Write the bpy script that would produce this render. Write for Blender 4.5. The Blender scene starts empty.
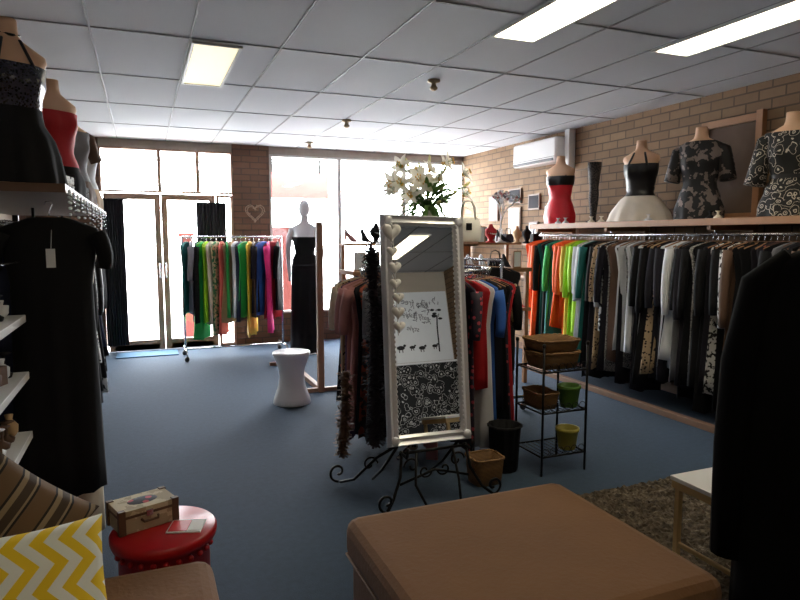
import bpy, math, random
from mathutils import Vector, Matrix
from math import sin, cos, pi, radians
random.seed(7)
R=random.random
def ru(a,b): return a+(b-a)*R()
S=bpy.context.scene
# ------------------------------------------------------------ materials
def lin(c):
    o=[]
    for x in c:
        x/=255.0
        o.append(x/12.92 if x<=.04045 else ((x+.055)/1.055)**2.4)
    return (o[0],o[1],o[2],1)
def base(name):
    m=bpy.data.materials.new(name); m.use_nodes=True
    nt=m.node_tree; b=nt.nodes['Principled BSDF']
    return m,nt,b
def mixc(nt,fac,a,b,blend='MIX'):
    n=nt.nodes.new('ShaderNodeMix'); n.data_type='RGBA'; n.blend_type=blend
    if hasattr(fac,'links'): nt.links.new(fac,n.inputs[0])
    else: n.inputs[0].default_value=fac
    for s,i in ((a,6),(b,7)):
        if hasattr(s,'links'): nt.links.new(s,n.inputs[i])
        else: n.inputs[i].default_value=s
    return n.outputs[2]
def objc(nt):
    return nt.nodes.new('ShaderNodeTexCoord').outputs['Object']
def noise(nt,co,scale,detail=3):
    n=nt.nodes.new('ShaderNodeTexNoise'); n.inputs['Scale'].default_value=scale; n.inputs['Detail'].default_value=detail
    nt.links.new(co,n.inputs['Vector']); return n.outputs['Fac']
def bump(nt,b,h,st,dist=.01):
    n=nt.nodes.new('ShaderNodeBump'); n.inputs['Strength'].default_value=st; n.inputs['Distance'].default_value=dist
    nt.links.new(h,n.inputs['Height']); nt.links.new(n.outputs['Normal'],b.inputs['Normal'])
def ramp(nt,f,stops,const=False):
    n=nt.nodes.new('ShaderNodeValToRGB'); cr=n.color_ramp
    if const: cr.interpolation='CONSTANT'
    while len(cr.elements)<len(stops): cr.elements.new(.5)
    for e,(p,c) in zip(cr.elements,stops): e.position=p; e.color=c
    nt.links.new(f,n.inputs['Fac']); return n.outputs['Color']
CACHE={}
def M(name,c,rough=.7,metal=0,var=.18,sc=9,bp=0,sheen=0,spec=.5,trans=0):
    if name in CACHE: return CACHE[name]
    m,nt,b=base(name); col=lin(c)
    co=objc(nt); f=noise(nt,co,sc)
    d=tuple(x*(1-var) for x in col[:3])+(1,); l=tuple(min(1,x*(1+var)) for x in col[:3])+(1,)
    cc=mixc(nt,f,d,l)
    nt.links.new(cc,b.inputs['Base Color'])
    b.inputs['Roughness'].default_value=rough; b.inputs['Metallic'].default_value=metal
    b.inputs['Specular IOR Level'].default_value=spec
    if sheen: b.inputs['Sheen Weight'].default_value=sheen
    if bp: bump(nt,b,noise(nt,co,sc*12),bp)
    if trans:
        t=nt.nodes.new('ShaderNodeBsdfTranslucent'); nt.links.new(cc,t.inputs[0]); x=nt.nodes.new('ShaderNodeMixShader'); x.inputs[0].default_value=trans
        nt.links.new(b.outputs[0],x.inputs[1]); nt.links.new(t.outputs[0],x.inputs[2]); nt.links.new(x.outputs[0],nt.nodes['Material Output'].inputs[0])
    CACHE[name]=m; return m
def P(name,c1,c2,kind='spots',sc=30,th=.5,rough=.75):
    if name in CACHE: return CACHE[name]
    m,nt,b=base(name); co=objc(nt); stops=[(0,lin(c1)),(th,lin(c2))]
    if kind in('spots','paisley'):
        v=nt.nodes.new('ShaderNodeTexVoronoi'); v.inputs['Scale'].default_value=sc; f=v.outputs['Distance']
        if kind=='paisley':
            nz=nt.nodes.new('ShaderNodeTexNoise'); nz.inputs['Scale'].default_value=sc*.8; nt.links.new(co,nz.inputs['Vector'])
            nt.links.new(mixc(nt,.06,co,nz.outputs['Color'],'ADD'),v.inputs['Vector'])
            stops=[(0,lin(c1)),(.1,lin(c2)),(.19,lin(c1)),(.27,lin(c2)),(.52,lin(c1)),(.57,lin(c2))]
        else: nt.links.new(co,v.inputs['Vector'])
    elif kind=='noise':
        f=noise(nt,co,sc,4)
    else:
        v=nt.nodes.new('ShaderNodeTexWave'); v.inputs['Scale'].default_value=sc; v.inputs['Distortion'].default_value=14 if kind=='swirl' else .3
        if kind=='swirl': v.inputs['Detail Scale'].default_value=3
        v.bands_direction='DIAGONAL' if kind!='hstripe' else 'Z'
        nt.links.new(co,v.inputs['Vector']); f=v.outputs['Fac']
    nt.links.new(ramp(nt,f,stops,True),b.inputs['Base Color'])
    b.inputs['Roughness'].default_value=rough; CACHE[name]=m; return m
def EM(name,c,s):
    m,nt,b=base(name); b.inputs['Base Color'].default_value=lin(c)
    b.inputs['Emission Color'].default_value=lin(c); b.inputs['Emission Strength'].default_value=s; return m
def glassm(name,tint=(1,1,1,1)):
    m=bpy.data.materials.new(name); m.use_nodes=True; nt=m.node_tree; nt.nodes.remove(nt.nodes['Principled BSDF'])
    t=nt.nodes.new('ShaderNodeBsdfTransparent'); t.inputs[0].default_value=tint
    g=nt.nodes.new('ShaderNodeBsdfGlossy'); g.inputs['Roughness'].default_value=.02
    x=nt.nodes.new('ShaderNodeMixShader'); x.inputs[0].default_value=.06
    nt.links.new(t.outputs[0],x.inputs[1]); nt.links.new(g.outputs[0],x.inputs[2]); nt.links.new(x.outputs[0],nt.nodes['Material Output'].inputs[0]); return m
# ------------------------------------------------------------ mesh builder
class MB:
    def __init__(s): s.v=[];s.f=[];s.m=[];s.s=[];s.mats=[];s.M=Matrix.Identity(4)
    def mi(s,m):
        if m not in s.mats: s.mats.append(m)
        return s.mats.index(m)
    def at(s,x=0,y=0,z=0,rz=0,rx=0,ry=0,sc=1):
        s.M=Matrix.Translation((x,y,z))@Matrix.Rotation(rz,4,'Z')@Matrix.Rotation(ry,4,'Y')@Matrix.Rotation(rx,4,'X')@Matrix.Scale(sc,4); return s
    def add(s,vs,fs,mat,smooth=True):
        o=len(s.v); k=s.mi(mat)
        s.v+= [tuple(s.M@Vector(p)) for p in vs]
        for f in fs: s.f.append(tuple(i+o for i in f)); s.m.append(k); s.s.append(smooth)
    def box(s,x0,x1,y0,y1,z0,z1,mat):
        vs=[(x,y,z) for x in(x0,x1) for y in(y0,y1) for z in(z0,z1)]
        s.add(vs,[(0,1,3,2),(4,6,7,5),(0,4,5,1),(2,3,7,6),(0,2,6,4),(1,5,7,3)],mat,False)
    def loft(s,rings,mat,c0=True,c1=True,smooth=True):
        n=len(rings[0]); vs=[p for r in rings for p in r]; fs=[]
        for i in range(len(rings)-1):
            for j in range(n):
                a=i*n+j;b=i*n+(j+1)%n; fs.append((a,b,b+n,a+n))
        if c0: fs.append(tuple(range(n-1,-1,-1)))
        if c1: fs.append(tuple(range((len(rings)-1)*n,len(rings)*n)))
        s.add(vs,fs,mat,smooth)
    def tube(s,pts,r,mat,n=6):
        pts=[Vector(p) for p in pts]; rings=[]; up=None
        for i,p in enumerate(pts):
            t=(pts[min(i+1,len(pts)-1)]-pts[max(i-1,0)])
            if t.length<1e-9: t=Vector((0,0,1))
            t.normalize()
            if up is None:
                up=Vector((0,0,1)) if abs(t.z)<.9 else Vector((1,0,0))
            a=t.cross(up)
            if a.length<1e-4: a=t.cross(Vector((0,1,.1)))
            a.normalize(); b=a.cross(t).normalized(); up=b
            rr=r[i] if isinstance(r,(list,tuple)) else r
            rings.append([tuple(p+a*(rr*cos(2*pi*k/n))+b*(rr*sin(2*pi*k/n))) for k in range(n)])
        s.loft(rings,mat)
    def lathe(s,prof,mat,n=20,cx=0,cy=0,c0=True,c1=True):
        s.loft([[(cx+r*cos(2*pi*k/n),cy+r*sin(2*pi*k/n),z) for k in range(n)] for r,z in prof],mat,c0,c1)
    def ell(s,c,rx,ry,rz,mat,n=12,m=8):
        s.loft([[(c[0]+rx*sin(pi*i/m)*cos(2*pi*k/n),c[1]+ry*sin(pi*i/m)*sin(2*pi*k/n),c[2]-rz*cos(pi*i/m)) for k in range(n)] for i in [.08]+list(range(1,m))+[m-.08]],mat)
    def obj(s,name,parent=None,bevel=0,sub=0,loc=None):
        me=bpy.data.meshes.new(name)
        vs=s.v
        if loc: vs=[(a-loc[0],b-loc[1],c-loc[2]) for a,b,c in vs]
        me.from_pydata(vs,[],s.f)
        for m in s.mats: me.materials.append(m)
        me.polygons.foreach_set('material_index',s.m); me.polygons.foreach_set('use_smooth',s.s); me.update()
        o=bpy.data.objects.new(name,me); S.collection.objects.link(o)
        if loc: o.location=loc
        if parent: o.parent=parent
        if bevel:
            b=o.modifiers.new('b','BEVEL'); b.width=bevel; b.segments=3; b.limit_method='ANGLE'
        if sub:
            b=o.modifiers.new('s','SUBSURF'); b.levels=sub; b.render_levels=sub
        return o
def empty(name,loc=(0,0,0)):
    o=bpy.data.objects.new(name,None); o.location=(0,0,0); S.collection.objects.link(o); return o

# ------------------------------------------------------------ common materials
blackfab=M('black_fabric',(15,15,19),.8,spec=.25); darkfab=M('dark_fabric',(32,30,38),.8,spec=.25)
white=M('white_paint',(225,228,230),.5,var=.04); whiteg=M('white_gloss',(235,236,238),.25,var=.02)
wood=M('pale_wood',(150,106,70),.5,sc=14); dwood=M('dark_timber',(104,76,60),.5,sc=14); plw=M('plinth_wood',(112,82,60),.6,sc=14); pwood=M('post_wood',(122,86,66),.5,sc=14)
iron=M('wrought_iron',(16,14,14),.45,.6,var=.1); chrome=M('chrome',(190,190,195),.22,1,var=.03)
skin=M('mannequin_skin',(214,172,140),.5,var=.05); mwhite=M('mannequin_white',(215,216,222),.4,var=.03)
wicker=P('wicker',(140,104,60),(78,52,28),'hstripe',38,.5)
def brickm(name,axis,c1,c2,mort):
    m,nt,b=base(name); co=objc(nt); sx=nt.nodes.new('ShaderNodeSeparateXYZ'); nt.links.new(co,sx.inputs[0])
    cb=nt.nodes.new('ShaderNodeCombineXYZ'); nt.links.new(sx.outputs[axis],cb.inputs[0]); nt.links.new(sx.outputs[2],cb.inputs[1])
    br=nt.nodes.new('ShaderNodeTexBrick'); nt.links.new(cb.outputs[0],br.inputs['Vector'])
    br.inputs['Scale'].default_value=1; br.inputs['Brick Width'].default_value=.235; br.inputs['Row Height'].default_value=.084; br.inputs['Mortar Size'].default_value=.007
    br.inputs['Color1'].default_value=lin(c1); br.inputs['Color2'].default_value=lin(c2); br.inputs['Mortar'].default_value=lin(mort)
    nz=noise(nt,co,25); out=mixc(nt,nz,br.outputs['Color'],lin(tuple(x*.72 for x in c1)))
    nt.links.new(mixc(nt,.45,br.outputs['Color'],out),b.inputs['Base Color'])
    inv=nt.nodes.new('ShaderNodeMath'); inv.operation='SUBTRACT'; inv.inputs[0].default_value=1; nt.links.new(br.outputs['Fac'],inv.inputs[1])
    bump(nt,b,inv.outputs[0],.6,.008); b.inputs['Roughness'].default_value=.85; return m
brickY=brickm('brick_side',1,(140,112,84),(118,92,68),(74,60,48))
brickX=brickm('brick_front_shaded',0,(112,80,60),(92,66,52),(64,52,44))  # front brick colour darkened to paint in its backlit shade
# ------------------------------------------------------------ ROOM
XL,XR,YB,YF,H=-1.45,4.7,-2.7,8.9,2.75
def carpet():
    m,nt,b=base('blue_carpet'); co=objc(nt); f=noise(nt,co,160,2); g=noise(nt,co,1.3,3); h=noise(nt,co,28,3)
    c=mixc(nt,f,lin((38,54,72)),lin((78,98,120))); c=mixc(nt,g,c,lin((50,68,88))); c=mixc(nt,h,c,lin((44,58,74)))
    nt.links.new(c,b.inputs['Base Color']); b.inputs['Roughness'].default_value=.9; b.inputs['Specular IOR Level'].default_value=.3
    bump(nt,b,f,.5,.004); return m
mb=MB(); mb.box(XL-.1,XR+.1,YB-.1,YF+.1,-.1,0,carpet()); mb.obj('floor')
ceilm=M('ceiling_tile',(200,203,210),.8,var=.05,sc=120,bp=.15)
mb=MB(); mb.box(XL-.1,XR+.1,YB-.1,YF+.1,H,H+.1,ceilm); mb.obj('ceiling')
gm=M('grid_bar',(140,142,146),.6,var=.03); mb=MB()
x=.33-.575*3
while x<XR:
    mb.box(x-.007,x+.007,YB,YF,H-.005,H,gm); x+=.575
y=4.3-1.15*6
while y<YF:
    mb.box(XL,XR,y-.007,y+.007,H-.006,H,gm); y+=1.15
mb.obj('trim_1')
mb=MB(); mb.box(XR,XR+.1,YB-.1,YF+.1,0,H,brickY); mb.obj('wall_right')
pl=M('plaster_cream',(176,164,148),.85,var=.05)
mb=MB(); mb.box(XL-.1,XL,YB-.1,YF+.1,0,H,pl); mb.obj('wall_left')
mb=MB(); mb.box(XL,XR,YB-.1,YB,0,H,pl); mb.obj('wall_rear')
mb=MB()
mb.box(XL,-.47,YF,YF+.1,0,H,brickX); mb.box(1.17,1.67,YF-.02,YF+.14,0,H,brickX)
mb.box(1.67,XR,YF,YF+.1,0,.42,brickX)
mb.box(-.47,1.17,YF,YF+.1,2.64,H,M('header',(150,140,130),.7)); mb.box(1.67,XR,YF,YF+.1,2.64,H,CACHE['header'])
mb.obj('wall_front')
gl=glassm('window_glass'); ftim=M('frame_timber_flared',(150,118,98),.5,sc=14)  # timber colour lightened to paint in window flare on the frames
def frame(mb,x0,x1,z0,z1,w=.045,m=ftim,y0=8.87,y1=8.97):
    mb.box(x0,x0+w,y0,y1,z0,z1,m); mb.box(x1-w,x1,y0,y1,z0,z1,m); mb.box(x0+w,x1-w,y0,y1,z1-w,z1,m); mb.box(x0+w,x1-w,y0,y1,z0,z0+w,m)
mb=MB()
for a,b in((-.47,.24),(.24,.72),(.72,1.17)):
    frame(mb,a,b,2.08,2.64,.022)
    mb.box(a+.02,b-.02,8.9,8.94,2.49,2.505,ftim)
mb.box(-.44,1.14,8.92,8.925,2.1,2.62,gl); mb.obj('window_1')
mb=MB()
for a,b in((1.67,2.68),(2.68,3.69),(3.69,4.7)): frame(mb,a,b,.42,2.64,.028,M('alu',(190,186,182),.4,.2))
mb.box(1.7,4.68,8.92,8.925,.45,2.6,gl); mb.obj('window_2')
for i,(a,b) in enumerate(((-.44,.24),(.25,.93))):
    mb=MB(); frame(mb,a,b,.01,2.06,.075,ftim,8.88,8.93); mb.box(a+.07,b-.07,8.88,8.93,.01,.14,ftim)
    mb.box(a+.05,b-.05,8.9,8.906,.1,2.02,gl); hx=b-.03 if i==0 else a+.03
    mb.tube([(hx,8.88,.95),(hx,8.83,.97),(hx,8.83,1.15),(hx,8.88,1.17)],.01,chrome,8); mb.obj('door_%d'%(i+1))
mb=MB(); frame(mb,.95,1.17,.01,2.06,.03); mb.box(.97,1.15,8.9,8.906,.03,2.03,gl); mb.obj('window_3')
mb=MB(); mb.box(XR-.015,XR,YB,YF,0,.09,dwood); mb.obj('baseboard_right')
mb=MB(); mb.box(-.35,.38,8.4,8.75,0.001,.012,M('door_mat_blue',(52,92,124),.9)); mb.obj('door_mat')
def curtain(name,x0,x1,z0,z1,m,y=8.8):
    mb=MB(); n=60; rows=[]
    for i in range(8):
        t=i/7; rows.append([(x0+(x1-x0)*k/n,y+.03*sin(k*.9+sin(t*3)*.4)*(0.5+.5*t),z1+(z0-z1)*t) for k in range(n+1)])
    vs=[p for r in rows for p in r]; fs=[(i*(n+1)+k,i*(n+1)+k+1,(i+1)*(n+1)+k+1,(i+1)*(n+1)+k) for i in range(7) for k in range(n)]
    mb.add(vs,fs,m); mb.tube([(x0-.04,y,z1),(x1+.04,y,z1)],.01,iron); mb.obj(name)
curtain('curtain',-.46,-.2,.1,1.98,M('curtain_black',(30,30,40),.8)); curtain('curtain.001',.68,1.06,.35,1.95,CACHE['curtain_black'])
# outside
mb=MB(); mb.box(-30,40,9.0,60,-.15,-.05,M('pavement',(215,215,213),.9)); mb.obj('pavement')
mb=MB(); rd=M('red_sign_paint',(170,90,84),.6); mb.box(1.75,2.75,9.7,9.78,2.1,2.48,rd)
for x in(1.85,2.6): mb.box(x,x+.03,9.72,9.75,2.48,4.2,iron)
mb.box(1.5,3,9.2,10,4.2,4.25,rd); mb.obj('hanging_street_sign')
mb=MB(); mb.box(.55,.72,10.2,10.4,-.05,1.5,M('red_brick_post',(96,38,32),.8)); mb.box(.52,.75,10.17,10.43,1.5,1.56,CACHE['red_brick_post']); mb.obj('brick_gate_post')
mb=MB(); mb.box(1.9,2.2,10.0,10.3,-.05,1.6,CACHE['red_brick_post']); mb.box(1.87,2.23,9.97,10.33,1.6,1.66,CACHE['red_brick_post']); mb.obj('brick_gate_post.001')
# ceiling lights
def troffer(n,x0,x1,y0,y1,c,s):
    mb=MB(); mb.box(x0,x1,y0,y1,H-.012,H-.006,EM(n+'_diffuser',c,s)); frame2=M('light_trim',(210,212,214),.4)
    for a in((x0-.02,x0,y0-.02,y1+.02),(x1,x1+.02,y0-.02,y1+.02),(x0,x1,y0-.02,y0),(x0,x1,y1,y1+.02)): mb.box(*a,H-.02,H-.004,frame2)
    mb.obj(n)
troffer('ceiling_light',.36,.64,4.36,5.49,(250,236,196),1.0)
troffer('ceiling_light.001',2.06,2.34,2.35,3.5,(255,242,208),18)
troffer('ceiling_light.002',3.22,3.5,2.2,3.37,(255,246,222),10)
troffer('added_fill_light',.36,.64,-.5,.65,(255,236,202),12)  # unseen fixture above and behind the camera, added as fill light
troffer('added_fill_light.001',3.22,3.5,-1.8,-.6,(255,236,202),6)  # second out-of-view fixture, added to brighten the interior
for i,(x,y) in enumerate(((2.21,4.69),(2.08,6.6),(2.1,8.3))):
    mb=MB(); mb.lathe([(.05,H),(.05,H-.015),(.02,H-.025),(.02,H-.05),(.03,H-.055),(.03,H-.07),(.012,H-.085)],M('detector_brass',(170,150,120),.4,.4),16,x,y); mb.obj('smoke_detector' if i==0 else 'smoke_detector.00%d'%i)
# ------------------------------------------------------------ garments
def garment(mb,x,y,z,ang,L,W,mat,hem=.95,sleeve=0,d=.022,hook=True,smat=None,ph=None,neck=.05,strap=False):
    U=Vector((cos(ang),sin(ang),0)); V=Vector((-sin(ang),cos(ang),0)); ph=ph if ph is not None else R()*6
    n=22; rings=[]; k1=random.choice((2,3,4)); lean=ru(-.012,.012)
    rows=[(.055,neck),(.075,W*.62),(.10,W*.94),(.125,W),(.2,W*.9),(.34,W*.8)]
    for i in range(1,7): rows.append((.34+(L-.34)*i/6,W*.8+(W*hem-W*.8)*i/6))
    for i,(dz,hw) in enumerate(rows):
        t=dz/L; rg=[]
        am=.003+.020*t
        for k in range(n):
            a=2*pi*k/n; cu=cos(a); sv=sin(a)
            u=hw*cu; v=(d*(.35+.65*min(1,dz/.2)))*sv+am*sin(k1*pi*cu+ph+t)+am*.5*sin(9*cu+ph*2+t*3)+lean*t
            p=Vector((x,y,z-dz+(.012*sin(5*cu+ph) if i==len(rows)-1 else 0)))+U*u+V*v; rg.append(tuple(p))
        rings.append(rg)
    mb.loft(rings,mat)
    if sleeve:
        for s in(-1,1):
            pts=[];rr=[]
            for i in range(6):
                t=i/5; pts.append(Vector((x,y,z-.12-sleeve*t))+U*(s*(W*.9+.035*sin(t*2)))+V*(.012*sin(t*3+ph))); rr.append(.042-.012*t)
            mb.tube(pts,rr,smat or mat,8)
    if hook:
        q=lambda u,dz:Vector((x,y,z-dz))+U*u
        mb.tube([q(-.015,.0),q(-.01,-.012),q(.008,-.014),q(.014,0),q(0,.03),q(0,.06)],.0028,chrome,5)
        mb.tube([q(-W*.8,.105),q(-W*.3,.068),q(0,.055),q(W*.3,.068),q(W*.8,.105)],.008,wood,6)
cols={
'orange':M('orange_fabric',(240,96,20)),'lime':M('lime_fabric',(165,220,36)),'teal':M('teal_fabric',(22,110,105)),'green':M('green_fabric',(36,175,85)),
'pink':M('pink_fabric',(230,50,130)),'coral':M('coral_fabric',(235,110,100)),'red':M('red_fabric',(180,22,32)),'cream':M('cream_fabric',(214,204,184)),
'white':M('white_fabric',(216,218,224)),'grey':M('grey_fabric',(126,126,134)),'black':blackfab,'dark':darkfab,'brown':M('brown_fabric',(92,66,50)),
'navy':M('navy_fabric',(28,38,72)),'blue':M('blue_fabric',(40,90,170)),'tan':M('tan_fabric',(178,146,106)),'purple':M('purple_fabric',(70,36,76)),
'yellow':M('yellow_fabric',(232,196,60)),'dusty':M('dusty_pink_fabric',(176,122,122)),
'leo':P('leopard_print',(40,28,22),(176,150,118),'spots',38,.35),'bw':P('black_white_print',(210,208,206),(22,22,26),'noise',30,.52),
'flor':P('floral_print',(190,70,84),(44,36,52),'spots',24,.3),'swirl':P('swirl_print',(180,178,174),(44,42,48),'swirl',20,.6),
'gflor':P('green_floral',(60,130,80),(204,190,150),'noise',22,.5),'strp':P('striped_print',(220,220,222),(40,44,60),'hstripe',12,.5),'rust':P('rust_print',(170,76,50),(66,40,34),'noise',20,.5)}
# --- right wall clothes rack
root=empty('wall_clothes_rack')
mb=MB()
mb.box(4.12,4.69,2.3,6.12,1.6,1.635,wood); mb.box(4.1,4.12,2.3,6.12,1.59,1.645,wood)
mb.box(4.0,4.06,2.3,6.1,0,.05,plw)
for y in(2.5,3.7,4.9,6.05):
    mb.box(4.62,4.68,y-.02,y+.02,0,1.6,wood); mb.box(4.15,4.62,y-.02,y+.02,1.555,1.6,wood)
mb.obj('shelf',root,.004)
mb=MB(); mb.tube([(4.22,2.35,1.52),(4.22,6.08,1.52)],.014,chrome,8)
for y in(2.5,3.7,4.9,6.05): mb.tube([(4.22,y,1.52),(4.22,y,1.57)],.008,chrome)
mb.obj('rail',root)
mb=MB(); seq=['orange','orange','orange','orange','black','teal','black','teal','green','teal','orange','orange','orange','orange','yellow','lime','lime','lime','white','white','teal','dark','black','dark','black','leo','bw','dark','swirl','brown','dark','white','swirl','white','grey','dark','white','black','black','leo','dark','dark','white','white','grey','black','dark','black','swirl','black','black','dark','bw','black','bw','brown','black','black','dark','dark','rust','black','grey','black','dark','black','brown','black','black','dark','black','dark','black','rust','black','black','dark','black','bw','black','black','black']
y=6.02
for i,c in enumerate(seq):
    if y<2.42: break
    c0=cols[c]; long=c in('black','dark','teal','gflor','leo','swirl')
    garment(mb,4.22,y,1.52,ru(-.3,.05),ru(1.2,1.42) if long else ru(.9,1.3),ru(.19,.225),c0,ru(.8,1.15),sleeve=ru(.45,.58) if R()<.4 else 0,d=ru(.016,.024))
    y-=ru(.040,.056)
mb.obj('hanging_clothes',root)
# --- left clothes rack + top shelf
root=empty('side_clothes_rack'); mb=MB()
mb.box(-1.0,-.28,2.9,6.1,1.68,1.715,dwood)
for y in(2.95,4.5,6.05):
    mb.box(-.98,-.94,y-.02,y+.02,0,1.68,iron); mb.tube([(-.62,y,1.68),(-.62,y,1.56)],.01,iron)
mb.tube([(-.62,2.93,1.56),(-.62,6.08,1.56)],.014,chrome,8); mb.obj('frame',root)
mb=MB(); y=3.22
seq=['black','black','dark','black','cream','black','black','grey','black','dark','black','purple','black','swirl','black','navy','black','brown','bw','black','bw','white']
while y<6.0:
    c=random.choice(seq); garment(mb,-.56,y,1.56,ru(-.1,.1),ru(.95,1.4),ru(.2,.25),cols[c],ru(.85,1.15),sleeve=.5 if R()<.4 else 0); y+=ru(.05,.07)
garment(mb,-.37,3.12,1.64,.12,1.3,.20,blackfab,.9,sleeve=.16,d=.05,neck=.07)
garment(mb,-.36,3.26,1.58,.1,1.5,.17,cols['cream'],.85,d=.05)
mb.obj('hanging_clothes',root)
mb=MB(); mb.box(-.38,-.345,3.04,3.046,1.37,1.45,white); mb.tube([(-.36,3.043,1.45),(-.355,3.05,1.53)],.0015,white,4); mb.obj('price_tag',root)
mb=MB()
for i in range(34):
    y=ru(3.2,6.0); w=ru(.05,.10); c=cols[random.choice(['black','dark','grey','cream','dusty','bw','brown','tan','white'])]
    if min(abs(y-3.06),abs(y-3.9),abs(y-4.8),abs(y-5.6))<.2: continue
    mb.at(-.37+ru(-.03,.01),y,1.716,ru(-.2,.2)); z=0
    for k in range(random.choice((1,2,3))):
        h=ru(.02,.04); mb.box(-w*.7,w*.7,-w,w,z,z+h,c); z+=h
mb.obj('folded_clothes',root,.006)
mb=MB()
for i in range(16):
    y=2.95+i*.18; l=ru(.06,.14); mb.at(-.27,y,1.69)
    pts=[(0,.035*cos(a),-l+l*abs(sin(a/2-pi/4))*1) for a in [k*2*pi/12 for k in range(13)]]
    for p in pts: mb.ell(p,.006,.006,.006,chrome if i%2 else white,6,4)
mb.obj('necklaces',root)
# --- left shelving with trinkets
shv=empty('display_shelves')
mb=MB()
for z in(.12,.4,.67,.92,1.155): mb.box(-.85,-.45,2.32,2.93,z,z+.03,whiteg)
mb.box(-.87,-.85,2.32,2.93,0,1.6,white)
for y in(2.34,2.9): mb.box(-.8,-.78,y-.01,y+.01,0,1.6,chrome)
mb.tube([(-.5,2.34,1.4),(-.46,2.9,1.4)],.006,chrome)
mb.obj('shelf_boards',shv,.003)
mb=MB()
for z in(.15,.43,.70,.95,1.185):
    y=2.4
    while y<2.88:
        mb.at(-.52,y,z,ru(-.5,.5)); c=cols[random.choice(['white','brown','cream','brown','black','tan','grey','dark'])]
        k=random.choice((0,1,2)); h=ru(.05,.1)
        if k==0: mb.box(-.025,.025,-.025,.025,0,h,c)
        elif k==1: mb.lathe([(.015,0),(.03,.02),(.032,.05),(.012,h),(.016,h+.02)],c,12)
        else: mb.lathe([(.025,0),(.03,.015),(.006,.03),(.006,h),(.03,h+.01)],c,12)
        y+=ru(.06,.09)
mb.obj('trinkets',shv)
# ------------------------------------------------------------ mannequin busts
PR=[(0,.15,.105),(.1,.165,.115),(.2,.15,.10),(.3,.115,.082),(.4,.13,.09),(.48,.15,.10),(.55,.155,.09),(.60,.175,.075),(.63,.165,.066),(.655,.11,.058),(.675,.06,.052),(.72,.048,.048),(.77,.046,.046)]
def prof(z):
    for (a,b,c),(a2,b2,c2) in zip(PR,PR[1:]):
        if a<=z<=a2:
            t=(z-a)/(a2-a); t=t*t*(3-2*t); return b+(b2-b)*t,c+(c2-c)*t
    return PR[-1][1:] if z>0 else PR[0][1:]
def tring(z,off=0,n=28,rip=0,k=9,flare=0):
    hw,hd=prof(max(0,min(.77,z))); o=[]
    for i in range(n):
        a=2*pi*i/n; r=1+rip*sin(k*a)
        x=(hw+off+flare)*cos(a)*r; y=(hd+off+flare*.8)*sin(a)*r
        if y<0:
            for s in(-1,1): y-=.045*math.exp(-((x-s*.07)**2)/.0022-((z-.48)**2)/.004)
        o.append((x,y,z))
    return o
def bust(mb,m,z0=0,z1=.77): mb.loft([tring(z0+(z1-z0)*i/26) for i in range(27)],m)
def cloth(mb,m,z0,z1,off=.008,rip=0): mb.loft([tring(z0+(z1-z0)*i/16,off,28,rip) for i in range(17)],m,False,False)
def skirt(mb,m,z0,z1,fl,rip=.05,k=9,off=.012):
    rs=[]
    for i in range(11):
        t=i/10; z=z1+(z0-z1)*t; rg=tring(max(z1-.08*t,0) if z<0 else max(z,z1-.2),off,56,rip*t,k,fl*t**.8); rs.append([(a,b,z) for a,b,_ in rg])
    mb.loft(rs,m,False,False)
def sleeve(mb,m,l,s,r0=.055,r1=.05,out=.05):
    mb.tube([(s*.13,0,.612),(s*.175,0,.58),(s*(.19+out*.3),0,.58-l*.5),(s*(.19+out),-.01,.58-l)],[.035,r0,(r0+r1)/2,r1],m,12)
fz=-radians(62)
def place(y,x=4.42,z=1.637,rz=fz,sc=1): return MB().at(x,y,z,rz,0,0,sc)
sat=M('satin_black',(16,16,20),.35); rsat=M('satin_red',(200,20,38),.4)
mb=place(6.0,sc=1.0); bust(mb,skin); cloth(mb,rsat,.02,.53,.009); cloth(mb,sat,.44,.545,.013)
skirt(mb,rsat,0.0,.2,.012,.03); mb.tube([(-.1,-.08,.54),(-.1,-.02,.63),(-.1,.05,.6)],.006,sat); mb.tube([(.1,-.08,.54),(.1,-.02,.63),(.1,.05,.6)],.006,sat); mb.obj('mannequin_bust')
mb=place(4.75,sc=1.0); bust(mb,skin); cloth(mb,sat,.22,.55,.009); cloth(mb,sat,.3,.33,.016); skirt(mb,M('cream_skirt',(228,218,206),.7),0.0,.25,.14,.05,12)
mb.tube([(-.09,-.1,.53),(-.05,-.05,.65),(0,.05,.68),(.05,-.05,.65),(.09,-.1,.53)],.011,sat); mb.obj('mannequin_bust.001')
fl=P('grey_floral_print',(112,100,96),(20,20,24),'noise',17,.44)
mb=place(4.06,sc=1.02); bust(mb,skin); cloth(mb,fl,.1,.655,.014,.02); skirt(mb,fl,0.0,.2,.03,.06)
for s in(-1,1): sleeve(mb,fl,.25,s,.055,.065,.03)
mb.obj('mannequin_bust.002')
pz=P('paisley_print',(180,170,158),(20,20,22),'paisley',16,.6)
mb=place(3.26,x=4.44,sc=1.0); bust(mb,skin); cloth(mb,pz,.1,.63,.014,.02); skirt(mb,pz,0.0,.2,.04,.06); cloth(mb,sat,.29,.32,.022)
for s in(-1,1): sleeve(mb,pz,.33,s,.055,.075,.04)
mb.obj('mannequin_bust.003')
mb=MB().at(4.42,5.42,1.637); lace=P('black_lace',(18,18,20),(70,60,58),'spots',60,.5)
mb.lathe([(.045,0),(.05,.01),(.03,.03),(.034,.12),(.05,.24),(.052,.3),(.044,.38),(.055,.46),(.07,.58),(.07,.64),(.0,.645)],lace,18); mb.ell((-.05,-.03,.02),.07,.03,.02,lace); mb.obj('stocking_display_leg')
mb=MB()
for a in((3.66,3.72,1.636,2.52),(4.2,4.26,1.636,2.5),(3.72,4.2,1.636,1.7),(3.72,4.2,2.44,2.5)): mb.box(4.63,4.68,a[0],a[1],a[2],a[3],wood)
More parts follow.
